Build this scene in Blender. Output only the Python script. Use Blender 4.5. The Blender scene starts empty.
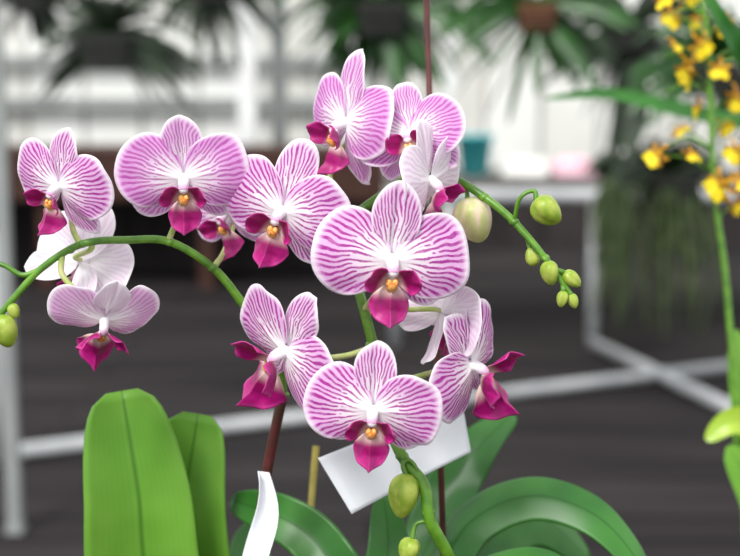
import bpy, math, random
from mathutils import Vector, Matrix
rnd = random.Random(7)
scene = bpy.context.scene
scene.view_settings.view_transform = 'Standard'
COL = scene.collection
FPX = 60/36*740
PITCH = math.radians(8)
CAM = Vector((0, 0, 1.2))
FWD = Vector((0, math.cos(PITCH), -math.sin(PITCH)))
UP = Vector((0, math.sin(PITCH), math.cos(PITCH)))
RT = Vector((1, 0, 0))
def P(x, y, d):
    return CAM + d*(FWD + RT*((x-370)/FPX) + UP*((278-y)/FPX))
def U(px, d): return px*d/FPX
def srgb(r, g, b):
    def f(c):
        c /= 255
        return c/12.92 if c <= .04045 else ((c+.055)/1.055)**2.4
    return (f(r), f(g), f(b), 1)

# ------------------------------------------------------------ materials
class N:
    def __init__(s, name):
        s.m = bpy.data.materials.new(name); s.m.use_nodes = True
        s.t = s.m.node_tree; s.t.nodes.clear()
        s.out = s.t.nodes.new('ShaderNodeOutputMaterial')
    def n(s, typ, ins=None, **kw):
        nd = s.t.nodes.new(typ)
        for k, v in kw.items(): setattr(nd, k, v)
        for k, v in (ins or {}).items():
            if isinstance(v, bpy.types.NodeSocket): s.t.links.new(v, nd.inputs[k])
            else: nd.inputs[k].default_value = v
        return nd
    def math(s, op, a, b=0.0, c=None):
        ins = {0: a, 1: b}
        if c is not None: ins[2] = c
        return s.n('ShaderNodeMath', ins, operation=op).outputs[0]
    def mix(s, f, a, b):
        nd = s.t.nodes.new('ShaderNodeMix'); nd.data_type = 'RGBA'
        for i, v in ((0, f), (6, a), (7, b)):
            if isinstance(v, bpy.types.NodeSocket): s.t.links.new(v, nd.inputs[i])
            else: nd.inputs[i].default_value = v
        return nd.outputs[2]
    def step(s, v, lo, hi, a=0.0, b=1.0):
        nd = s.n('ShaderNodeMapRange', {0: v, 1: lo, 2: hi, 3: a, 4: b}, interpolation_type='SMOOTHSTEP')
        return nd.outputs[0]
    def finish(s, col, rough=.5, spec=.3, trans=0.0, tcol=None, bump=None, metal=0.0, sheen=0):
        ins = {'Base Color': col, 'Roughness': rough, 'Specular IOR Level': spec, 'Metallic': metal}
        p = s.n('ShaderNodeBsdfPrincipled', ins)
        if sheen: p.inputs['Sheen Weight'].default_value = sheen
        if bump is not None:
            b = s.n('ShaderNodeBump', {'Height': bump[0], 'Strength': bump[1], 'Distance': bump[2]})
            s.t.links.new(b.outputs[0], p.inputs['Normal'])
        o = p.outputs[0]
        if trans > 0:
            tr = s.n('ShaderNodeBsdfTranslucent', {'Color': tcol if tcol is not None else col})
            o = s.n('ShaderNodeMixShader', {0: trans, 1: o, 2: tr.outputs[0]}).outputs[0]
        s.t.links.new(o, s.out.inputs[0])
        return s.m

def petal_mat(name, nv, strength, wash, vein=(174, 24, 152), washc=(212, 122, 208), thr=.18, offs=.10, basec=(.98, .965, .98, 1)):
    q = N(name)
    uv = q.n('ShaderNodeUVMap').outputs[0]
    rn = q.n('ShaderNodeObjectInfo').outputs['Random']
    off = q.n('ShaderNodeCombineXYZ', {0: q.math('MULTIPLY', rn, 37.0), 1: q.math('MULTIPLY', rn, 91.0), 2: 0.0}).outputs[0]
    uvo = q.n('ShaderNodeVectorMath', {0: uv, 1: off}, operation='ADD').outputs[0]
    nz = q.n('ShaderNodeTexNoise', {'Vector': uvo, 'Scale': 3.2, 'Detail': 1.5}).outputs[0]
    sep = q.n('ShaderNodeSeparateXYZ', {0: uv})
    x, y = sep.outputs[0], sep.outputs[1]
    th = q.math('ARCTAN2', y, q.math('ADD', x, offs))
    th = q.math('ADD', th, q.math('MULTIPLY', q.math('SUBTRACT', nz, .5), .20))
    r = q.math('SQRT', q.math('ADD', q.math('MULTIPLY', x, x), q.math('MULTIPLY', y, y)))
    nb = q.n('ShaderNodeTexNoise', {'Vector': uvo, 'Scale': 9.0, 'Detail': 1.0}).outputs[0]
    rj = q.math('ADD', r, q.math('MULTIPLY', q.math('SUBTRACT', nb, .5), .8))
    s1 = q.math('COSINE', q.math('MULTIPLY', th, nv))
    s2 = q.math('COSINE', q.math('MULTIPLY', th, nv*2))
    f = q.step(rj, .36, .54)
    s = q.math('ADD', q.math('MULTIPLY', s1, q.math('SUBTRACT', 1.0, f)), q.math('MULTIPLY', s2, f))
    nz2 = q.n('ShaderNodeTexNoise', {'Vector': uvo, 'Scale': 40.0, 'Detail': 2.0}).outputs[0]
    s = q.math('ADD', s, q.math('MULTIPLY', q.math('SUBTRACT', nz2, .5), 1.3))
    thv = q.step(r, .1, .6, thr+.55, thr)
    v = q.step(q.math('SUBTRACT', s, thv), -.38, .30)
    rho = q.n('ShaderNodeAttribute', attribute_name='rho').outputs['Fac']
    v = q.math('MULTIPLY', v, q.step(r, .08, .34))
    v = q.math('MULTIPLY', v, q.step(rho, .86, .97, 1.0, .1))
    v = q.math('MULTIPLY', v, q.math('MULTIPLY', q.step(nb, .25, .6, .74, 1.0), strength))
    w = q.math('MULTIPLY', q.step(rho, .2, .8), wash)
    w = q.math('MULTIPLY', w, q.step(rho, .88, 1.0, 1.0, .15))
    base = q.mix(w, basec, srgb(*washc))
    col = q.mix(v, base, srgb(*vein))
    return q.finish(col, .55, .15, .42, bump=(v, .10, .0004), sheen=.05)

M = {}
M['pet'] = petal_mat('striped_petal', 33, .93, .60)
M['sep'] = petal_mat('striped_sepal', 48, .90, .46)
M['pet_l'] = petal_mat('lilac_petal', 35, .72, .74, vein=(178, 44, 160), thr=.1)
M['sep_l'] = petal_mat('lilac_sepal', 48, .66, .58, vein=(178, 46, 160), thr=.1)
M['pet_w'] = petal_mat('pale_petal', 28, .20, .18, washc=(236, 196, 234))
M['pet_x'] = petal_mat('white_petal', 28, .04, .06, washc=(236, 210, 234))
M['pet_m'] = petal_mat('blushed_petal', 31, .42, .62, vein=(184, 60, 164), washc=(220, 150, 214), thr=.35)
M['sep_m'] = petal_mat('blushed_sepal', 46, .10, .12)
M['back'] = petal_mat('petal_reverse', 30, .18, .2, vein=(205, 120, 200), washc=(236, 196, 236))

def lip_mat():
    q = N('magenta_lip')
    uv = q.n('ShaderNodeUVMap').outputs[0]
    sep = q.n('ShaderNodeSeparateXYZ', {0: uv})
    nz = q.n('ShaderNodeTexNoise', {'Vector': uv, 'Scale': 6.0, 'Detail': 3.0}).outputs[0]
    rho = q.n('ShaderNodeAttribute', attribute_name='rho').outputs['Fac']
    c = q.mix(q.step(rho, .1, .95), srgb(134, 0, 78), srgb(178, 18, 120))
    c = q.mix(q.math('MULTIPLY', q.step(nz, .45, .7), .5), c, srgb(124, 0, 72))
    c = q.mix(q.math('MULTIPLY', q.step(rho, .86, 1.0), .35), c, srgb(220, 90, 170))
    c = q.mix(q.math('MULTIPLY', q.step(sep.outputs[0], .42, .10), .9), c, srgb(250, 226, 214))
    return q.finish(c, .4, .4, .18)
M['lip'] = lip_mat()
def callus_mat():
    q = N('spotted_yellow_callus')
    co = q.n('ShaderNodeTexCoord').outputs['Object']
    v = q.n('ShaderNodeTexVoronoi', {'Vector': co, 'Scale': 1100.0}).outputs['Distance']
    rho = q.n('ShaderNodeAttribute', attribute_name='rho').outputs['Fac']
    y = q.mix(q.step(rho, .2, .6), srgb(250, 196, 110), srgb(232, 120, 26))
    c = q.mix(q.step(v, .22, .38), srgb(176, 36, 50), y)
    return q.finish(c, .4, .4, .1)
M['cal'] = callus_mat()
def col_mat():
    q = N('column_white_pink')
    g = q.n('ShaderNodeAttribute', attribute_name='rho').outputs['Fac']
    c = q.mix(q.step(g, .55, 1), (.95, .92, .95, 1), srgb(232, 170, 214))
    return q.finish(c, .4, .35, .2)
M['col'] = col_mat()
def simple(name, c1, c2, scale=60, rough=.5, spec=.3, trans=0, stretch=(1, 1, 1), metal=0, bump=0, coord='Object'):
    q = N(name)
    co = q.n('ShaderNodeTexCoord').outputs[coord]
    mp = q.n('ShaderNodeMapping', {'Vector': co, 'Scale': stretch}).outputs[0]
    nz = q.n('ShaderNodeTexNoise', {'Vector': mp, 'Scale': float(scale), 'Detail': 3.0}).outputs[0]
    c = q.mix(q.step(nz, .3, .7), srgb(*c1), srgb(*c2))
    return q.finish(c, rough, spec, trans, metal=metal, bump=(nz, bump, .002) if bump else None)
M['stem'] = simple('green_stem', (66, 112, 24), (98, 146, 40), 120, .35, .5)
M['ped'] = simple('pale_pedicel', (158, 184, 90), (196, 196, 140), 150, .45, .4)
M['redstem'] = simple('reddish_old_stem', (62, 44, 30), (96, 40, 44), 90, .45)
M['bud'] = simple('green_bud', (138, 168, 50), (184, 198, 92), 160, .4, .4, .2)
M['budpale'] = simple('pale_bud', (188, 196, 122), (228, 208, 184), 200, .4, .4, .2, stretch=(1, 1, .3))
def leaf_mat(name, c1, c2, crib, tr=.2, rough=.35, spec=.45):
    q = N(name)
    uv = q.n('ShaderNodeUVMap').outputs[0]
    sep = q.n('ShaderNodeSeparateXYZ', {0: uv})
    y = q.math('ABSOLUTE', sep.outputs[1])
    co = q.n('ShaderNodeTexCoord').outputs['Object']
    nz = q.n('ShaderNodeTexNoise', {'Vector': co, 'Scale': 22.0, 'Detail': 2.0}).outputs[0]
    fine = q.math('MULTIPLY', q.math('COSINE', q.math('MULTIPLY', sep.outputs[1], 60.0)), .06)
    c = q.mix(q.math('ADD', q.step(nz, .3, .7), fine), srgb(*c1), srgb(*c2))
    c = q.mix(q.step(y, .0, .07, .75, 0.0), c, srgb(*crib))
    return q.finish(c, rough, spec, tr)
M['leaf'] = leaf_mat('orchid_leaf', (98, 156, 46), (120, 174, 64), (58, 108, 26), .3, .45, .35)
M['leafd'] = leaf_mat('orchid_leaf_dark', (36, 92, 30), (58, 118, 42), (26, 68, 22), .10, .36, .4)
M['leafy'] = leaf_mat('yellow_green_leaf', (150, 186, 50), (176, 204, 74), (120, 160, 40), .25)
M['strap'] = leaf_mat('strap_leaf', (28, 66, 24), (48, 94, 36), (28, 60, 28), .12)
M['strapd'] = leaf_mat('dark_strap_leaf', (22, 36, 20), (38, 58, 32), (20, 34, 22), .06, .5)
M['strapm'] = leaf_mat('arching_strap_leaf', (36, 92, 30), (56, 120, 42), (34, 76, 30), .15)
M['white'] = simple('white_plastic_tag', (228, 233, 238), (242, 245, 250), 20, .4, .4, .1)
M['stake'] = simple('dark_red_stake', (66, 34, 34), (92, 50, 48), 60, .5)
M['bamboo'] = simple('bamboo_stick', (120, 112, 44), (146, 132, 62), 60, .5)
M['tube'] = simple('painted_steel_tube', (162, 166, 168), (188, 190, 192), 4, .4, .4)
M['post'] = simple('painted_post', (206, 208, 208), (226, 228, 228), 3, .5)
M['postgrey'] = simple('grey_post', (132, 136, 136), (150, 154, 152), 3, .5)
M['wood'] = simple('dark_brown_wood', (48, 30, 26), (74, 48, 40), 6, .7, .2, stretch=(1, 8, 8))
M['mesh'] = simple('dark_bench_top', (80, 78, 76), (100, 98, 94), 8, .7)
M['skirt'] = simple('dark_shade_cloth', (44, 41, 41), (58, 54, 54), 3, .9, .1, stretch=(3, 3, .5))
M['basket'] = simple('brown_basket', (72, 46, 34), (104, 70, 48), 12, .8)
M['darkpot'] = simple('dark_pot', (26, 28, 26), (42, 44, 38), 12, .6)
M['aqua'] = simple('turquoise_plastic', (60, 170, 180), (90, 196, 200), 5, .4)
M['pinkc'] = simple('pink_flowers', (226, 164, 184), (246, 218, 226), 40, .6)
M['whitec'] = simple('white_tray', (230, 230, 226), (245, 245, 240), 4, .5)
M['root'] = simple('aerial_roots', (44, 58, 32), (74, 88, 54), 20, .8)
M['yel'] = simple('oncidium_yellow', (240, 206, 10), (252, 230, 48), 90, .5, .3, .25)
M['brn'] = simple('oncidium_brown_spotted', (140, 70, 26), (234, 188, 44), 300, .5, .3, .15)
M['wire'] = simple('thin_wire', (60, 60, 60), (90, 90, 88), 20, .5)
M['terra'] = simple('terracotta_pot', (150, 84, 58), (172, 102, 72), 30, .8)

def floor_mat():
    q = N('dark_plank_floor')
    co = q.n('ShaderNodeTexCoord').outputs['Object']
    br = q.n('ShaderNodeTexBrick', {'Vector': co, 'Color1': srgb(34, 32, 33), 'Color2': srgb(44, 41, 42), 'Mortar': srgb(16, 15, 16),
             'Scale': 1.0, 'Mortar Size': .014, 'Mortar Smooth': .4, 'Brick Width': 3.2, 'Row Height': .19, 'Bias': 0.0}, offset=.37)
    mp = q.n('ShaderNodeMapping', {'Vector': co, 'Scale': (.4, 2.2, 1)}).outputs[0]
    nz = q.n('ShaderNodeTexNoise', {'Vector': mp, 'Scale': 1.4, 'Detail': 4.0}).outputs[0]
    c = q.mix(q.step(nz, .4, .7, 0.0, .6), br.outputs[0], srgb(60, 55, 56))
    return q.finish(c, .85, .06, bump=(nz, .2, .01))
def wall_mat():
    q = N('greenhouse_panel_wall')
    co = q.n('ShaderNodeTexCoord').outputs['Object']
    br = q.n('ShaderNodeTexBrick', {'Vector': q.n('ShaderNodeMapping', {'Vector': co, 'Rotation': (math.radians(90), 0, 0)}).outputs[0],
             'Color1': srgb(222, 222, 216), 'Color2': srgb(248, 249, 246), 'Mortar': srgb(176, 176, 172),
             'Scale': 1.0, 'Mortar Size': .03, 'Mortar Smooth': .3, 'Brick Width': .55, 'Row Height': 5.3}, offset=0.0)
    nz = q.n('ShaderNodeTexNoise', {'Vector': co, 'Scale': .55, 'Detail': 2.0}).outputs[0]
    c = q.mix(q.step(nz, .4, .7, 0.0, .4), br.outputs[0], srgb(184, 182, 174))
    return q.finish(c, .6, .2, .2)

# ------------------------------------------------------------ object helpers
ORG = {}
def empty(name, loc, parent=None):
    o = bpy.data.objects.new(name, None); COL.objects.link(o)
    o.empty_display_size = .02
    ORG[o] = Vector(loc)
    if parent: o.parent = parent; o.location = ORG[o]-ORG[parent]
    else: o.location = loc
    return o
def mk(name, verts, faces, mats, parent=None, org=None, uvs=None, rho=None, fm=None, smooth=True):
    if org is None: org = verts[0]
    org = Vector(org)
    me = bpy.data.meshes.new(name)
    me.from_pydata([tuple(Vector(v)-org) for v in verts], [], faces)
    for m in mats: me.materials.append(m)
    if fm: me.polygons.foreach_set('material_index', fm)
    if smooth: me.polygons.foreach_set('use_smooth', [True]*len(me.polygons))
    if uvs:
        l = me.uv_layers.new(name='UVMap')
        for lp in me.loops: l.data[lp.index].uv = uvs[lp.vertex_index]
    if rho:
        a = me.attributes.new('rho', 'FLOAT', 'POINT')
        a.data.foreach_set('value', rho)
    me.update()
    o = bpy.data.objects.new(name, me); COL.objects.link(o)
    ORG[o] = org
    if parent: o.parent = parent; o.location = org-ORG[parent]
    else: o.location = org
    return o
def tag(o, label, cat, group=None, kind=None):
    o['label'] = label; o['category'] = cat
    if group: o['group'] = group
    if kind: o['kind'] = kind
def crom(pts, n):
    pts = [Vector(p) for p in pts]
    q = [2*pts[0]-pts[1]]+pts+[2*pts[-1]-pts[-2]]
    out = []
    for i in range(1, len(q)-2):
        for k in range(n):
            t = k/n
            a, b, c, d = q[i-1], q[i], q[i+1], q[i+2]
            out.append(.5*((2*b)+(c-a)*t+(2*a-5*b+4*c-d)*t*t+(3*b-a-3*c+d)*t**3))
    out.append(pts[-1]); return out
class Buf:
    def __init__(s): s.v = []; s.f = []; s.uv = []; s.rho = []; s.fm = []
    def add(s, v, f, uv=None, rho=None, m=0):
        o = len(s.v); s.v += v; s.f += [tuple(i+o for i in x) for x in f]
        s.uv += uv or [(0, 0)]*len(v); s.rho += rho or [0.0]*len(v); s.fm += [m]*len(f)
    def tube(s, pts, radii, sides=10, m=0, n=6, smooth=True, nodes=None):
        c = crom(pts, n) if smooth and len(pts) > 2 else [Vector(p) for p in pts]
        if not isinstance(radii, (list, tuple)): radii = [radii]*len(pts)
        L = len(c); V = []; F = []; R = []
        ref = Vector((0, -1, .123)).normalized()
        for i, p in enumerate(c):
            T = (c[min(i+1, L-1)]-c[max(i-1, 0)]).normalized()
            A = ref-T*ref.dot(T)
            if A.length < .1: A = Vector((1, 0, 0))-T*T.x
            A.normalize(); ref = A; B = T.cross(A)
            u = i/(L-1)*(len(radii)-1); k = min(int(u), len(radii)-2); w = u-k
            r = radii[k]*(1-w)+radii[k+1]*w
            for j in range(sides):
                a = 2*math.pi*j/sides
                V.append(p+r*(math.cos(a)*A+math.sin(a)*B)); R.append(i/(L-1))
        for i in range(L-1):
            for j in range(sides):
                F.append((i*sides+j, i*sides+(j+1) % sides, (i+1)*sides+(j+1) % sides, (i+1)*sides+j))
        F.append(tuple(range(sides))[::-1]); F.append(tuple((L-1)*sides+j for j in range(sides)))
        s.add(V, F, rho=R, m=m)
    def leaf(s, pts, w, side, a=.35, b=.45, fold=.15, m=0, n=8, ns=6):
        c = crom(pts, n); L = len(c); V = []; F = []; UV = []; RH = []
        al = [0.0]
        for i in range(1, L): al.append(al[-1]+(c[i]-c[i-1]).length)
        tm = a/(a+b); mx = tm**a*(1-tm)**b
        side = Vector(side)
        for i, p in enumerate(c):
            t = al[i]/al[-1]; T = (c[min(i+1, L-1)]-c[max(i-1, 0)]).normalized()
            S = side-T*side.dot(T)
            if S.length < .05: S = T.orthogonal()
            S.normalize(); Nn = S.cross(T)
            te = min(max(t, .02), .9985)
            ww = w/2*te**a*(1-te)**b/mx
            for j in range(-ns, ns+1):
                q = j/ns
                V.append(p+S*ww*q+Nn*(fold*abs(q)**1.3*ww)); UV.append((t, q)); RH.append(t)
        k = 2*ns+1
        for i in range(L-1):
            for j in range(k-1):
                F.append((i*k+j, i*k+j+1, (i+1)*k+j+1, (i+1)*k+j))
        s.add(V, F, UV, RH, m)
    def ellip(s, c, ax, Mx=None, seg=16, rings=10, m=0, lobes=0.0, egg=0.0):
        V = []; F = []; R = []
        for i in range(rings+1):
            ph = math.pi*i/rings
            z = math.cos(ph); r = max(math.sin(ph), .02)
            r *= (1-egg*z)
            for j in range(seg):
                a = 2*math.pi*j/seg
                k = 1-lobes*(abs(math.cos(1.5*a))**6)
                v = Vector((ax[0]*r*k*math.cos(a), ax[1]*r*k*math.sin(a), ax[2]*z))
                V.append((Mx @ v if Mx else v)+Vector(c)); R.append(i/rings)
        for i in range(rings):
            for j in range(seg):
                F.append((i*seg+j, (i+1)*seg+j, (i+1)*seg+(j+1) % seg, i*seg+(j+1) % seg))
        F.append(tuple(range(seg))); F.append(tuple(rings*seg+j for j in range(seg))[::-1])
        s.add(V, F, rho=R, m=m)
    def box(s, c, h, m=0, Mx=None):
        V = []
        for x in (-1, 1):
            for y in (-1, 1):
                for z in (-1, 1):
                    v = Vector((x*h[0], y*h[1], z*h[2])); V.append(Vector(c)+(Mx @ v if Mx else v))
        s.add(V, [(0, 1, 3, 2), (4, 6, 7, 5), (0, 4, 5, 1), (2, 3, 7, 6), (0, 2, 6, 4), (1, 5, 7, 3)], m=m)
    def make(s, name, mats, parent=None, org=None, smooth=True):
        return mk(name, s.v, s.f, mats, parent, org, s.uv, s.rho, s.fm, smooth)
def solidify(o, th, mo=0):
    md = o.modifiers.new('thick', 'SOLIDIFY'); md.thickness = th; md.offset = -1
    md.material_offset = mo; md.material_offset_rim = 0
    return o

def psurf(L, W, a, b, Mx, zf, nphi=30, nrho=9, wav=0.0, ph=0.0, k=5, notch=0):
    """petal fan surface: returns verts (through Mx), faces, uvs, rho"""
    tm = a/(a+b); mx = tm**a*(1-tm)**b
    V = [Mx @ Vector((0, 0, zf(0, 0)))]; UV = [(0, 0)]; R = [0.0]; F = []
    for i in range(nphi+1):
        A = -math.pi*.96+2*math.pi*.96*i/nphi
        t = (1+math.cos(A))/2; t = min(max(t, 1e-5), 1-1e-6)
        x = L*t; y = (1 if A > 0 else -1)*W/2*t**a*(1-t)**b/mx
        if abs(A) < 1e-6: y = 0
        if notch: x -= notch*L*math.exp(-(y/(.12*W))**2)*(t > .5)
        jit = 1+.4*wav*math.sin((k+1)*A+ph*1.7)
        for j in range(1, nrho+1):
            r = j/nrho
            rr = 1-(1-r)**1.25
            xx, yy = x*rr*(1+(jit-1)*rr), y*rr*(1+(jit-1)*rr)
            z = zf(xx, yy)+wav*rr**3*(math.sin(k*A+ph)+.3*math.sin((2*k+1)*A+ph*2))*min(1, t*2)
            V.append(Mx @ Vector((xx, yy, z))); UV.append((xx/L, yy/L)); R.append(rr)
    for i in range(nphi):
        o0 = 1+i*nrho; o1 = o0+nrho
        F.append((0, o0, o1))
        for j in range(nrho-1):
            F.append((o0+j, o0+j+1, o1+j+1, o1+j))
    return V, F, UV, R

FACE = Matrix(((1, 0, 0, 0), (0, 0, -1, 0), (0, 1, 0, 0), (0, 0, 0, 1)))  # local x,y,z -> right, up, toward viewer
def rot(ax, deg): return Matrix.Rotation(math.radians(deg), 4, ax)

def flower(plant, x, y, d, w, yaw=0, pitch=0, roll=0, style='', seed=0, stem=None, cup=0.0, lat=(-142, -38), label=None, ds=1.0, lipscale=1.0, sag=0):
    r = random.Random(seed)
    c = P(x, y, d); sc = U(w/2, d)
    G = Matrix.Translation(c) @ FACE @ rot('Y', yaw) @ rot('X', pitch) @ rot('Z', roll) @ Matrix.Scale(sc, 4)
    pm = M['pet'+style]; sm = M['sep'+style] if 'sep'+style in M else pm
    G3 = G.to_3x3().normalized()
    b = Buf()   # column with short receptacle
    b.tube([G @ Vector(v) for v in ((0, .02, -.12), (0, .02, .0), (0, .0, .08), (0, -.05, .15), (0, -.12, .20))], [.05*sc, .10*sc, .085*sc, .085*sc, .07*sc], 14)
    b.ellip(G @ Vector((0, -.11, .18)), (.085*sc, .07*sc, .07*sc), G3)
    fl = b.make('flower', [M['col']], plant, org=c)
    if label: fl['label'] = label
    def part(name, base, ang, tilt, L, W, a, bb, zf, mat, wav, k=5, twist=0):
        Mx = G @ Matrix.Translation(Vector(base)) @ rot('Z', ang) @ rot('Y', -tilt) @ rot('X', twist)
        V, F, UV, R = psurf(L, W, a, bb, Mx, zf, 48, 12, wav, r.uniform(0, 6), k)
        o = mk(name, V, F, [mat, M['back']], fl, Mx @ Vector((0, 0, 0)), UV, R)
        solidify(o, .004*sc, 1)
    rr = lambda s: r.uniform(-s, s)
    # sepals (behind)
    part('sepal', (0, .03, -.07), 90+rr(3), 3+rr(6), 1.04*ds, .66, .66, .5, lambda x, y: .12*x-.22*x*x-.45*y*y-.05*math.exp(-(y/.05)**2), sm, .028, 3)
    for sgn, an in ((-1, lat[0]), (1, lat[1])):
        part('sepal', (sgn*.03, -.02, -.09), an+rr(4), -10+rr(6), .98, .58, .66, .5, lambda x, y: .1*x-.25*x*x-.35*y*y-.04*math.exp(-(y/.05)**2), sm, .03, 3)
    # petals
    c1 = .18+rr(.05); c2 = r.uniform(.24, .38)
    part('petal', (-.03, .03, -.01), 180-9+rr(4), 7+cup+rr(6), 1.03, 1.18, .48, .41, lambda x, y: c1*x-c2*x*x-.30*y*y+.10*y*x+.03*math.exp(-(y/.05)**2)*(1-x), pm, .04, 3, -sag+rr(9))
    part('petal', (.03, .03, -.012), 9+rr(4), 7+cup+rr(6), 1.03, 1.18, .48, .41, lambda x, y: c1*x-c2*x*x-.30*y*y-.10*y*x+.03*math.exp(-(y/.05)**2)*(1-x), pm, .04, 3, sag+rr(9))
    # lip: keeled pointed mid lobe, curled side lobes, spotted callus
    b = Buf(); ls = lipscale
    Mx = G @ Matrix.Translation(Vector((0, -.25, .12))) @ rot('Z', -90) @ rot('Y', -14) @ Matrix.Scale(ls, 4)
    V, F, UV, R = psurf(.62, .56, .85, .85, Mx, lambda x, y: .55*x-1.1*x*x-.95*abs(y)**1.1+.9*max(0, x-.40), 40, 12, .035, 1, 6)
    b.add(V, F, UV, R)
    for sgn in (-1, 1):
        Mx = G @ Matrix.Translation(Vector((sgn*.04, -.26, .08))) @ rot('Z', 90-sgn*64) @ rot('Y', -20) @ rot('X', sgn*6) @ Matrix.Scale(ls, 4)
        V, F, UV, R = psurf(.44, .38, .8, .6, Mx, lambda x, y: .2*x+.8*x*x+1.6*y*y, 30, 9, .035, 2, 4)
        b.add(V, F, UV, R)
    b.ellip(G @ Vector((0, -.31, .195)), (.075*sc, .10*sc, .05*sc), G3 @ rot('X', 50).to_3x3(), m=1)
    for sgn in (-1, 1):
        b.ellip(G @ Vector((sgn*.04, -.245, .20)), (.045*sc, .06*sc, .04*sc), G3, m=1)
    o = b.make('lip', [M['lip'], M['cal']], fl, G @ Vector((0, -.2, .1)))
    o['label'] = 'magenta three-lobed lip with spotted yellow callus'
    solidify(o, .012*sc)
    if stem:
        pts = [G @ Vector((0, .02, -.1)), G @ Vector((0, .03, -.32))]+[P(*q) for q in stem]
        b = Buf(); b.tube(pts, [.0011, .0014, .0016], 8)
        b.make('pedicel', [M['ped']], fl)
    return fl

# ------------------------------------------------------------ setting
b = Buf(); b.box((0, 5, -.05), (9, 9, .05)); fo = b.make('floor', [floor_mat()], smooth=False, org=(0, 5, 0))
fo['label'] = 'dark grey-brown plank greenhouse floor'; fo['category'] = 'floor'; fo['kind'] = 'structure'
b = Buf(); b.box((0, 12.05, 2.5), (9, .05, 2.5)); wo = b.make('wall_back', [wall_mat()], smooth=False, org=(0, 12, 0))
wo['label'] = 'pale translucent panelled greenhouse wall'; wo['category'] = 'wall'; wo['kind'] = 'structure'
for i, (z, h) in enumerate(((1.22, .05), (1.62, .035))):
    b = Buf(); b.box((-3.2, 11.9, z), (3.4, .05, h)); o = b.make('trim_%d' % (i+1), [M['postgrey']], smooth=False)
    o['label'] = 'grey horizontal wall rail of the greenhouse'; o['category'] = 'wall rail'; o['kind'] = 'structure'

# upright posts
def post(x, d, wpx, mat, label, top=3.6):
    p = P(x, 278, d); r = U(wpx/2, d)
    b = Buf(); q = (p.x, p.y)
    b.box((q[0], q[1], top/2), (r, r, top/2)); b.box((q[0], q[1], .01), (r*1.3, r*1.3, .01))
    b.box((q[0], q[1], top), (r*1.3, r*1.3, .03))
    o = b.make('support_post', [mat], org=(q[0], q[1], 0), smooth=False)
    tag(o, label, 'post')
post(250, 9.6, 17, M['post'], 'white painted steel post rising from the greenhouse floor')
post(281, 10.1, 15, M['postgrey'], 'grey steel post beside the white post')
post(5, 3.4, 13, M['postgrey'], 'pale grey square steel post near the bench frame')
post(448, 9.6, 10, M['post'], 'thin white steel post by the far wall')

# steel bench frame
root = empty('metal_bench', P(595, 340, 6.15)); root.location.z = 0; ORG[root].z = 0
def G0(x, y, z=0.03):   # point where a sight line meets height z
    v = FWD+RT*((x-370)/FPX)+UP*((278-y)/FPX); t = (z-CAM.z)/v.z
    return CAM+v*t
ZT = .78
def rail(name, a, c, r=.028):
    b = Buf(); b.tube([a, c], r, 12, smooth=False); b.make(name, [M['tube']], root)
A0, A1 = G0(2, 453), G0(800, 358)
rail('rail', A0, A1, .025)
B0, B1 = G0(592, 342), G0(800, 441)
rail('rail', B0, B1, .027)
for q in (B0, B1, A0): rail('leg', Vector((q.x, q.y, 0)), Vector((q.x, q.y, ZT)), .028)
q2 = Vector((B0.x-.98, B0.y, 0)); rail('leg', q2, Vector((q2.x, q2.y, ZT)), .03)
rail('rail', Vector((q2.x, q2.y, ZT-.02)), Vector((B0.x+2.2, B0.y, ZT-.02)), .034)
b = Buf(); b.box((B0.x+.6, B0.y+.66, ZT+.03), (1.62, .6, .02)); b.make('bench_top', [M['mesh']], root, smooth=False)
q3 = Vector((B0.x+2.2, B0.y, 0)); rail('leg', q3, Vector((q3.x, q3.y, ZT)), .03)
tag(root, 'white painted steel tube bench frame with dark mesh top', 'bench')

# far wooden bench along the wall
p = P(120, 190, 8.0)
root = empty('wooden_bench', (p.x, p.y, 0))
b = Buf(); b.box((p.x, p.y+.5, .88), (1.75, .55, .035)); b.make('bench_top', [M['wood']], root, smooth=False)
b = Buf(); b.box((p.x, p.y-.03, .72), (1.72, .02, .13)); b.make('apron', [M['wood']], root, smooth=False)
for dx in (-1.6, -.5, .55, 1.6):
    for dy in (.05, .95):
        b = Buf(); b.box((p.x+dx, p.y+dy, .42), (.045, .045, .42)); b.make('leg', [M['wood']], root, smooth=False)
b = Buf(); b.box((p.x, p.y+.9, .42), (1.7, .01, .42)); b.make('shade_cloth', [M['skirt']], root, smooth=False)
tag(root, 'dark brown wooden plant bench against the far wall', 'bench')
p = P(700, 190, 10.6)
root = empty('planting_bed', (p.x, p.y, 0))
b = Buf(); b.box((p.x, p.y+.6, .19), (2.5, .6, .19)); b.make('bed_side', [M['skirt']], root, smooth=False)
tag(root, 'low dark raised planting bed by the far wall', 'planting bed')

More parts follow.
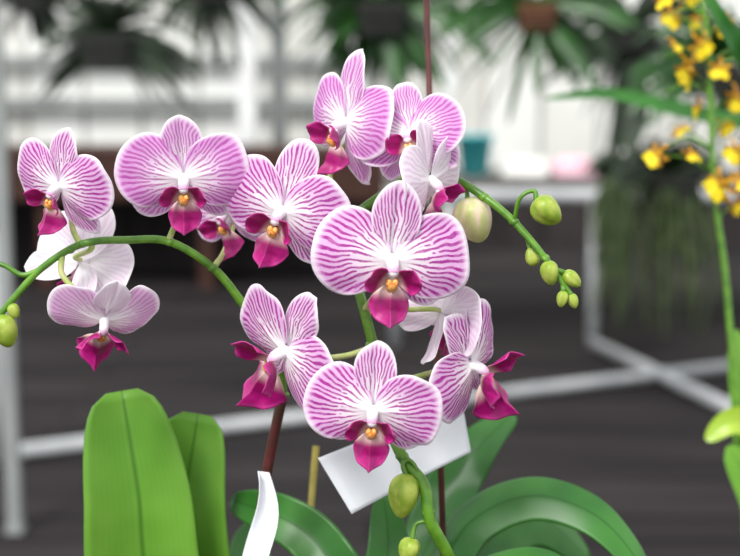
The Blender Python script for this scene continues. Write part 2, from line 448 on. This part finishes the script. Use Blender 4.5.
def lathe_obj(name, c, prof, mat, seg=24, parent=None):
    V = []; F = []
    for (r, z) in prof:
        for j in range(seg):
            a = 2*math.pi*j/seg; V.append(Vector((c[0]+r*math.cos(a), c[1]+r*math.sin(a), c[2]+z)))
    for i in range(len(prof)-1):
        for j in range(seg): F.append((i*seg+j, i*seg+(j+1) % seg, (i+1)*seg+(j+1) % seg, (i+1)*seg+j))
    F.append(tuple(range(seg))[::-1])
    return mk(name, V, F, [mat], parent, c)
zt = ZT+.05
c = Vector((P(474, 170, 6.5).x, 6.5, zt))
o = lathe_obj('bucket', c, [(.07, 0), (.095, .2), (.105, .2), (.105, .215), (.09, .215), (.068, .01), (.0, .01)], M['aqua'])
tag(o, 'turquoise plastic bucket standing on the steel bench', 'bucket')
for i, (px, w, h, mt, lb) in enumerate(((524, .11, .09, 'whitec', 'white plastic nursery tray on the steel bench'), (574, .10, .05, 'pinkc', 'tray of pale pink blossoms on the steel bench'), (625, .09, .12, 'whitec', 'white plastic nursery tray beside the pink blossoms'))):
    c = Vector((P(px, 170, 6.5).x, 6.55, zt))
    b = Buf(); b.box(c+Vector((0, 0, .005)), (w, .1, .005))
    for sx in (-1, 1): b.box(c+Vector((sx*w, 0, h/2)), (.006, .1, h/2))
    for sy in (-1, 1): b.box(c+Vector((0, sy*.1, h/2)), (w, .006, h/2))
    if mt == 'pinkc':
        for k in range(26): b.ellip(c+Vector((rnd.uniform(-w, w)*.8, rnd.uniform(-.08, .08), h+rnd.uniform(0, .03))), (.03, .03, .022), seg=8, rings=5)
    o = b.make('nursery_tray', [M[mt]], smooth=False, org=c); tag(o, lb, 'tray')

def strap_plant(name, c, specs, mat, wpx, label, cat, pot=None, wires=True, extra=None, hang=2.9):
    root = empty(name, c)
    b = Buf()
    for sp in specs:
        pts = [Vector(c)]+[Vector(q) for q in sp]
        b.leaf(pts, wpx, (rnd.uniform(-.5, .5), -1, rnd.uniform(-.6, .6)) if rnd.random() < .4 else (.6, .3, rnd.uniform(.6, 1.2)), .3, .6, .25, n=5, ns=2)
    b.make('foliage', [mat], root, org=c)
    if pot:
        r, h, pm = pot
        b2 = Buf()
        for k in range(6):
            z = c[2]-h+k*h/6
            s = r*(.75+.25*k/6)
            for sx in (-1, 1): b2.box((c[0]+sx*s, c[1], z), (r*.06, s, h*.055))
            for sy in (-1, 1): b2.box((c[0], c[1]+sy*s, z), (s, r*.06, h*.055))
        b2.box((c[0], c[1], c[2]-h*.5), (r*.7, r*.7, h*.42))
        b2.make('basket', [pm], root, smooth=False, org=c)
    if wires:
        b3 = Buf()
        for sx in (-1, 1):
            b3.tube([Vector(c)+Vector((sx*wires, 0, -.01)), Vector((c[0], c[1], c[2]+.35))], .002, 6, smooth=False)
        b3.tube([Vector((c[0], c[1], c[2]+.35)), Vector((c[0], c[1], hang))], .002, 6, smooth=False)
        b3.make('hanger', [M['wire']], root)
    tag(root, label, cat)
    return root
def arcs(c, n, L, amin=-40, amax=220, droop=.5, seed=1, sp=.5):
    r = random.Random(seed); out = []
    for i in range(n):
        a = math.radians(amin+(amax-amin)*(i+r.random()*.8)/n); l = L*r.uniform(.6, 1.1)
        dx, dz = math.cos(a)*l, math.sin(a)*l
        dy = r.uniform(-sp, sp)*l
        C = Vector(c)
        out.append([C+Vector((dx*.35, dy*.35, dz*.4)), C+Vector((dx*.7, dy*.7, dz*.65-droop*l*.15)), C+Vector((dx, dy, dz*.75-droop*l*.55))])
    return out
c = P(108, 32, 4.2)
strap_plant('hanging_orchid', c, arcs(c, 40, U(96, 4.2), -60, 240, .6, 3), M['strapd'], U(12, 4.2), 'dark strap-leaved orchid in a hanging slatted basket', 'plant', (U(26, 4.2), U(36, 4.2), M['darkpot']), U(22, 4.2))
c = P(208, -24, 5.2)
strap_plant('hanging_orchid', c, arcs(c, 24, U(80, 5.2), 150, 400, .8, 5), M['strapd'], U(11, 5.2), 'dark leafy orchid hanging beside another basket', 'plant', (U(20, 5.2), U(25, 5.2), M['darkpot']), U(18, 5.2))
c = P(30, -14, 5.4)
strap_plant('hanging_orchid', c, arcs(c, 24, U(70, 5.4), 150, 400, .8, 25), M['strapd'], U(11, 5.4), 'small dark orchid hanging high near the wall', 'plant', (U(20, 5.4), U(25, 5.4), M['darkpot']), U(18, 5.4))
c = P(382, 0, 3.4)
strap_plant('hanging_orchid', c, arcs(c, 44, U(104, 3.4), 150, 395, .75, 8), M['strap'], U(18, 3.4), 'green broad-leaved orchid hanging from the roof', 'plant', (U(26, 3.4), U(34, 3.4), M['darkpot']), U(20, 3.4))
c = P(536, 2, 3.0)
strap_plant('hanging_orchid', c, arcs(c, 38, U(116, 3.0), 140, 400, .5, 11), M['strap'], U(13, 3.0), 'long-leaved orchid in a brown hanging basket', 'plant', (U(20, 3.0), U(28, 3.0), M['basket']), U(18, 3.0))
c = P(630, 22, 4.1)
strap_plant('hanging_orchid', c, [[P(628-a*.4, 60, 4.1), P(622-a*.8, 120, 4.08), P(616-a+b_, 190-abs(a)*2, 4.06)] for a, b_ in ((-30, 0), (-24, 0), (-17, 3), (-10, 3), (0, -4), (6, 2), (12, 0), (22, 6), (4, 4))]+arcs(c, 30, U(100, 4.1), 120, 420, .5, 13), M['strapd'], U(17, 4.1), 'orchid with long drooping leaves in a hanging basket', 'plant', (U(22, 4.1), U(26, 4.1), M['darkpot']), U(16, 4.1))
c = P(716, 62, 2.5)
strap_plant('hanging_orchid', c, arcs(c, 38, U(100, 2.5), -120, 240, .6, 17), M['strap'], U(16, 2.5), 'dense green strap-leaved orchid in a hanging basket', 'plant', (U(26, 2.5), U(32, 2.5), M['darkpot']), U(24, 2.5))
for (x, y, w, yb, d, lb) in ((672, 172, 44, 350, 4.4, 'basket orchid with long trailing grey-green roots'), (616, 172, 24, 330, 5.6, 'small basket orchid trailing thin roots')):
    c = P(x, y, d)
    root = strap_plant('root_trailing_orchid', c, arcs(c, 30, U(60 if w > 30 else 32, d), -10, 190, .5, x, .35), M['strapd'], U(14, d), lb, 'plant', (U(w*.55, d), U(26, d), M['darkpot']), U(w*.5, d))
    b = Buf()
    for k in range(54):
        xx = x+rnd.gauss(0, w*.5); y1 = y+rnd.uniform(50, yb-y)
        dd = d+rnd.uniform(-.08, .08)
        b.tube([P(x+(xx-x)*.5, y+5, dd), P(xx+rnd.uniform(-4, 4), (y+y1)/2, dd), P(xx+rnd.uniform(-8, 8), y1, dd)], [.008, .007, .004], 5, n=4)
    o = b.make('aerial_roots', [M['root']], root); o['kind'] = 'stuff'

# arching strap-leaf plant at mid distance
c = P(800, 130, 1.35)
root = empty('strap_leaf_orchid', c)
for pts, w in (([c, P(740, 122, 1.33), P(680, 110, 1.3), P(610, 94, 1.28), P(543, 99, 1.27)], 18), ([c, P(784, 110, 1.1), P(752, 66, .88), P(722, 22, .84), P(690, -40, .83)], 40)):
    b = Buf(); b.leaf(pts, U(w, 1.3 if w < 20 else .88), (.1, .5, 1) if w < 20 else (1, .3, .5), .3, .6, .2, n=8, ns=3); b.make('leaf', [M['strapm']], root)
b = Buf(); b.box(c-Vector((0, 0, .05)), (.05, .05, .045)); b.make('basket', [M['basket']], root, smooth=False)
b = Buf(); b.tube([c, c+Vector((0, 0, 1.7))], .002, 6, smooth=False); b.make('hanger', [M['wire']], root)
tag(root, 'orchid with long arching dark green strap leaves', 'plant')

# staging bench that carries the potted orchids
ZB = .70
root = empty('staging_bench', (0.1, .8, 0))
b = Buf()
for k in range(7): b.box((.1, .42+k*.115, ZB-.012), (.62, .05, .012))
b.make('slatted_top', [M['wood']], root, smooth=False)
for sx in (-.48, .68):
    for sy in (.42, 1.08):
        b = Buf(); b.box((sx, sy, (ZB-.024)/2), (.025, .025, (ZB-.024)/2)); b.make('leg', [M['wood']], root, smooth=False)
tag(root, 'dark wooden slatted staging bench carrying the potted orchids', 'bench')
def pot(c, parent, r=.06):
    h = c.z-ZB+.01
    lathe_obj('pot', Vector((c.x, c.y, ZB)), [(r*.7, 0), (r*.95, h*.85), (r*1.05, h*.85), (r*1.05, h), (r*.93, h), (r*.9, h*.88), (.0, h*.88)], M['terra'], 32, parent)

# ------------------------------------------------------------ yellow oncidium
D = .96
base = P(752, 640, D)
on = empty('oncidium_orchid', base)
pot(base, on, .05)
b = Buf(); spts = [base, P(742, 470, D), P(731, 340, D), P(724, 260, D), P(714, 190, D), P(711, 110, D), P(708, 40, D), P(698, -30, D)]
b.tube(spts, [.0028, .0026, .0022, .0016], 10)
for side in ((-1, 150), (-1, 95), (1, 130), (-1, 60), (1, 70), (-1, 20)):
    x0 = 711; b.tube([P(x0, side[1], D), P(x0+side[0]*22, side[1]-12, D), P(x0+side[0]*48, side[1]-2, D)], [.0012, .0007], 6)
b.make('flower_stem', [M['stem']], on)
def onc(x, y, w, sd, spx):
    r = random.Random(sd); sc = U(w/2, D); dd = D+r.uniform(-.04, .04)
    G = Matrix.Translation(P(x, y, dd)) @ FACE @ rot('Y', r.uniform(-60, 60)) @ rot('X', r.uniform(-45, 30)) @ rot('Z', r.uniform(-60, 60)) @ Matrix.Scale(sc, 4)
    b = Buf()
    V, F, UV, R = psurf(1.0, 1.5, .55, .35, G @ rot('Z', -90) @ rot('Y', -8), lambda x, y: .1*x-.2*y*y, 30, 6, .13, 1, 7, .2); b.add(V, F, UV, R, 0)
    for an in (20, 90, 160, 205, -25):
        V, F, UV, R = psurf(1.0, .32, .6, .6, G @ Matrix.Translation((0, 0, -.03)) @ rot('Z', an) @ rot('Y', -10), lambda x, y: -.3*x*x, 18, 5, .14, an, 5); b.add(V, F, UV, R, 1)
    b.ellip(G @ Vector((0, .02, .08)), (.2*sc, .18*sc, .16*sc), m=1)
    sy = P(spx, y+18, D)
    b.tube([G @ Vector((0, 0, -.05)), (G @ Vector((0, 0, -.3))+sy)/2+Vector((0, 0, .004)), sy], .0007, 6, m=2)
    o = b.make('flower', [M['yel'], M['brn'], M['stem']], on, org=G @ Vector((0, 0, 0)))
ol = [(688, 70, 38, 708), (657, 154, 28, 712), (722, 184, 36, 714), (674, 16, 26, 702), (700, 44, 30, 706), (720, 68, 26, 706), (736, 98, 32, 709), (680, 130, 22, 711), (698, 108, 24, 710), (737, 150, 28, 712), (664, -2, 24, 700), (690, -6, 26, 700), (722, 24, 26, 704), (741, 48, 28, 707), (692, 154, 20, 712), (724, 126, 22, 711), (742, 180, 26, 713), (696, 20, 20, 704), (674, 44, 20, 704), (735, 206, 20, 716)]
for i, (x, y, w, s) in enumerate(ol): onc(x, y, w, i*3+1, s)
for pts, w, m in (([base, P(775, 520, D), P(762, 440, .94), P(736, 420, .93), P(706, 440, .93)], 38, 'leafy'), ([base, P(764, 560, .98), P(752, 440, .98), P(735, 330, .99)], 44, 'leaf'), ([base, P(778, 560, .9), P(760, 500, .9), P(728, 446, .9)], 50, 'leaf')):
    b = Buf(); b.leaf(pts, U(w, D), (1, .1, 0) if m == 'leaf' else (.5, .3, 1), .35, .4, .2, n=8, ns=5); b.make('leaf', [M[m]], on)
tag(on, 'oncidium orchid with sprays of small yellow and brown flowers', 'plant')

# ------------------------------------------------------------ main orchid
base = P(350, 660, .70)
pl = empty('moth_orchid', base)
pot(base, pl, .062)
tag(pl, 'moth orchid with arching spikes of white flowers striped magenta', 'plant')
b = Buf()
b.tube([base, P(264, 590, .68), P(258, 545, .665), P(264, 490, .65), P(273, 440, .64), P(283, 395, .635)], [.0030, .0029, .0028, .0027], 12, m=1)
b.tube([P(283, 395, .635), P(276, 350, .63), P(243, 304, .62), P(213, 268, .615), P(170, 242, .61), P(128, 240, .605), P(82, 244, .60), P(42, 268, .60), P(14, 298, .60), P(-6, 322, .60)], [.0026, .0022, .0020, .0018, .0016], 12, m=0, n=8)
b.tube([P(40, 270, .60), P(22, 275, .60), P(6, 266, .60), P(-8, 262, .60)], [.0014, .0012], 8)
for (x, y, d, r) in ((213, 268, .615, .0027), (170, 242, .61, .0027), (82, 244, .60, .0025), (70, 250, .60, .0024), (283, 395, .635, .0034)):
    b.ellip(P(x, y, d), (r, r, r*.8), seg=12, rings=8)
b.make('flower_spike', [M['stem'], M['redstem']], pl)
b = Buf()
b.tube([base, P(470, 620, .64), P(450, 560, .61), P(430, 520, .60), P(424, 485, .60), P(402, 456, .605), P(384, 410, .615), P(374, 350, .62), P(364, 310, .62), P(352, 262, .63), P(352, 222, .635), P(382, 195, .635), P(418, 174, .63), P(450, 177, .62), P(484, 197, .61), P(514, 222, .605), P(545, 258, .60), P(562, 282, .60), P(576, 303, .60)],
       [.0034, .0030, .0028, .0025, .0022, .0019, .0012], 12, n=8)
for (x, y, d, r) in ((428, 512, .60, .0036), (402, 456, .605, .0034), (372, 345, .62, .0034), (484, 197, .61, .0027), (514, 222, .605, .0027), (545, 258, .60, .0024)):
    b.ellip(P(x, y, d), (r, r, r*.8), seg=12, rings=8)
b.make('flower_spike', [M['stem']], pl)

def bud(x, y, d, w, h, ang, mat, stem, spin=20):
    c = P(x, y, d)
    Mx = (Matrix.Rotation(math.radians(ang), 3, 'Y')) @ Matrix.Rotation(math.radians(spin), 3, 'Z')
    b = Buf(); b.ellip(c, (U(w/2, d), U(w/2, d), U(h/2, d)), Mx, 42, 18, lobes=.16, egg=.22)
    if stem:
        b.tube([P(*q) for q in stem]+[c-Mx @ Vector((0, 0, U(h*.42, d)))], [.0011, .0010, .0014], 8, m=1)
    b.make('bud', [mat, M['stem']], pl, org=c)
bud(474, 220, .615, 40, 47, 160, M['budpale'], [(455, 182, .617), (466, 190, .617)], 75)
bud(547, 211, .60, 29, 34, 130, M['bud'], [(514, 222, .605), (520, 198, .60), (534, 191, .60)], 75)
bud(532, 257, .605, 14, 19, -20, M['bud'], [(527, 238, .605)])
bud(550, 273, .598, 19, 25, 170, M['bud'], [(540, 254, .60)], 75)
bud(572, 279, .60, 15, 22, 130, M['bud'], [(552, 268, .60)])
bud(562, 299, .598, 12, 17, 190, M['bud'], [(563, 284, .60)])
bud(573, 301, .60, 11, 16, 160, M['bud'], [(570, 292, .60)])
bud(5, 331, .60, 26, 34, 165, M['bud'], [(-4, 318, .60)])
bud(14, 311, .60, 12, 16, 160, M['bud'], [(6, 305, .60)])
bud(404, 496, .60, 32, 46, 188, M['bud'], [(425, 486, .60), (412, 462, .60), (403, 464, .60)], 75)
bud(409, 550, .60, 22, 26, 195, M['bud'], [(430, 521, .60), (416, 524, .60)], 75)

F = flower
F(pl, 58, 188, .585, 113, yaw=-30, pitch=5, roll=-14, style='', seed=1, stem=[(72, 225, .60), (80, 244, .60)], lat=(-150, -45))
F(pl, 184, 180, .585, 128, yaw=4, pitch=10, roll=0, style='_l', seed=2, stem=[(178, 215, .605), (168, 242, .61)], ds=.94, lipscale=.95)
F(pl, 226, 214, .64, 106, yaw=-42, pitch=10, roll=12, style='_l', seed=3, stem=[(225, 250, .64), (213, 268, .615)])
F(pl, 281, 213, .58, 132, yaw=-16, pitch=2, roll=-16, style='', seed=4, stem=[(300, 245, .62), (352, 240, .633)], ds=1.10, lat=(-150, -40))
F(pl, 344, 124, .61, 126, yaw=-54, pitch=-4, roll=-8, style='_l', seed=5, stem=[(330, 175, .64), (352, 222, .635)], ds=1.1, lat=(-170, -70))
F(pl, 410, 136, .595, 108, yaw=-20, pitch=-14, roll=12, style='_l', seed=6, stem=[(405, 165, .63), (400, 184, .633)])
F(pl, 430, 182, .585, 122, yaw=62, pitch=8, roll=12, style='_w', seed=7, stem=[(405, 200, .635), (395, 190, .634)], ds=.95)
F(pl, 392, 262, .565, 151, yaw=5, pitch=4, roll=-4, style='', seed=8, stem=[(378, 290, .60), (364, 310, .62)], lat=(-155, -38), lipscale=.98)
F(pl, 446, 312, .61, 120, yaw=115, pitch=8, roll=20, style='_w', seed=9, stem=[(400, 310, .62), (366, 312, .62)])
F(pl, 284, 352, .59, 138, yaw=-50, pitch=6, roll=-38, style='', seed=10, stem=[(318, 357, .61), (345, 356, .62), (371, 348, .62)], lat=(-120, -50), lipscale=1.35)
F(pl, 373, 412, .565, 132, yaw=-5, pitch=6, roll=-3, style='', seed=11, stem=[(385, 420, .60), (392, 430, .61)], lat=(-150, -35))
F(pl, 473, 366, .60, 128, yaw=56, pitch=2, roll=38, style='', seed=12, stem=[(440, 370, .61), (405, 380, .615), (379, 385, .618)], lat=(-130, -60), lipscale=1.4)
F(pl, 104, 321, .59, 108, yaw=14, pitch=46, roll=-12, style='_m', seed=13, stem=[(78, 292, .60), (62, 274, .60), (62, 256, .60)], cup=-10, lipscale=1.3)
F(pl, 84, 262, .625, 112, yaw=160, pitch=18, roll=24, style='_x', seed=14, stem=[(90, 250, .605), (92, 243, .602)])

def leaf(pts, wpx, side, mat, a=.3, bb=.38, fold=.2):
    d = pts[-1][2]
    b = Buf(); b.leaf([base]+[P(*q) for q in pts], U(wpx, d), side, a, bb, fold, n=10, ns=7)
    o = b.make('leaf', [M[mat]], pl); solidify(o, .0012)
leaf([(215, 655, .69), (152, 590, .68), (138, 490, .67), (122, 391, .67)], 112, (1, .15, 0), 'leaf', .25, .26, .45)
leaf([(250, 665, .72), (200, 600, .71), (186, 510, .70), (198, 414, .70)], 96, (1, -.2, 0), 'leaf', .25, .24, .3)
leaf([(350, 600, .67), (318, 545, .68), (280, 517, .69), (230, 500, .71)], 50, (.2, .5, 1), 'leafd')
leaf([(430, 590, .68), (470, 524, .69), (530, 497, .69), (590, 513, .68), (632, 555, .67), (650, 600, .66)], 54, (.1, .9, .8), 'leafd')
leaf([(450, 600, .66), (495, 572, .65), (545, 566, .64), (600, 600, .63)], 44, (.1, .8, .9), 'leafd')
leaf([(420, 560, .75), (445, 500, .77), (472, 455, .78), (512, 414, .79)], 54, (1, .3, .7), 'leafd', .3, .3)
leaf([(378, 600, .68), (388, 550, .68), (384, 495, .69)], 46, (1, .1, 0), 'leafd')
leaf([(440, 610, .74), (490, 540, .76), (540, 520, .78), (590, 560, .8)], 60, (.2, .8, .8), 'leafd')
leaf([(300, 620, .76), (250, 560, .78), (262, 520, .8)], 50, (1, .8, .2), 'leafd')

# stake, stick, tags
b = Buf(); b.tube([P(424, -80, .68), P(448, 700, .69)], .0018, 10, smooth=False)
tag(b.make('plant_stake', [M['stake']]), 'dark red-brown wire stake supporting the orchid', 'stake')
b = Buf(); b.tube([P(316, 446, .73), P(300, 640, .72)], .0021, 10, smooth=False)
tag(b.make('bamboo_stick', [M['bamboo']]), 'short yellow-green bamboo stick in the orchid pot', 'stick')
def tagcard(corners, lb, bend, tw=0):
    b = Buf(); A, B, C, E = [P(*q) for q in corners]; n = 14; V = []; F_ = []
    nn = (B-A).cross(E-A).normalized()
    for i in range(n+1):
        for j in range(n+1):
            u, v = i/n, j/n
            p = (A*(1-u)+B*u)*(1-v)+(E*(1-u)+C*u)*v+nn*bend*math.sin(u*math.pi)
            if tw:
                m = (A*.5+B*.5)*(1-v)+(E*.5+C*.5)*v
                p = m+Matrix.Rotation(tw*math.cos(v*5), 3, 'Z') @ (p-m)+Vector((.003*math.sin(v*7), 0, 0))
            V.append(p)
    for i in range(n):
        for j in range(n): F_.append((i*(n+1)+j, i*(n+1)+j+1, (i+1)*(n+1)+j+1, (i+1)*(n+1)+j))
    b.add(V, F_); o = b.make('plant_tag', [M['white']]); solidify(o, .0004)
    tag(o, lb, 'tag')
tagcard([(318, 458, .635), (462, 402, .665), (471, 452, .665), (352, 514, .635)], 'blank white plastic tag hanging behind the flowers', .003)
tagcard([(258, 470, .635), (270, 474, .635), (280, 620, .635), (232, 620, .635)], 'narrow twisted white paper tag on the flower spike', .004, .7)

# ------------------------------------------------------------ light, camera
w = bpy.data.worlds.new('sky'); scene.world = w; w.use_nodes = True
w.node_tree.nodes['Background'].inputs[0].default_value = (.97, .985, 1, 1)
w.node_tree.nodes['Background'].inputs[1].default_value = 1.2
sd = bpy.data.lights.new('sun', 'SUN'); sd.energy = 3.8; sd.angle = math.radians(20); sd.color = (1, .98, .95)
so = bpy.data.objects.new('sun', sd); COL.objects.link(so); so.rotation_euler = (math.radians(38), math.radians(-22), 0)
cd = bpy.data.cameras.new('camera'); cd.lens = 60; cd.sensor_width = 36; cd.clip_start = .02
cd.dof.use_dof = True; cd.dof.focus_distance = .585; cd.dof.aperture_fstop = 6.7
co = bpy.data.objects.new('camera', cd); COL.objects.link(co)
co.location = CAM; co.rotation_euler = (math.radians(90)-PITCH, 0, 0)
scene.camera = co
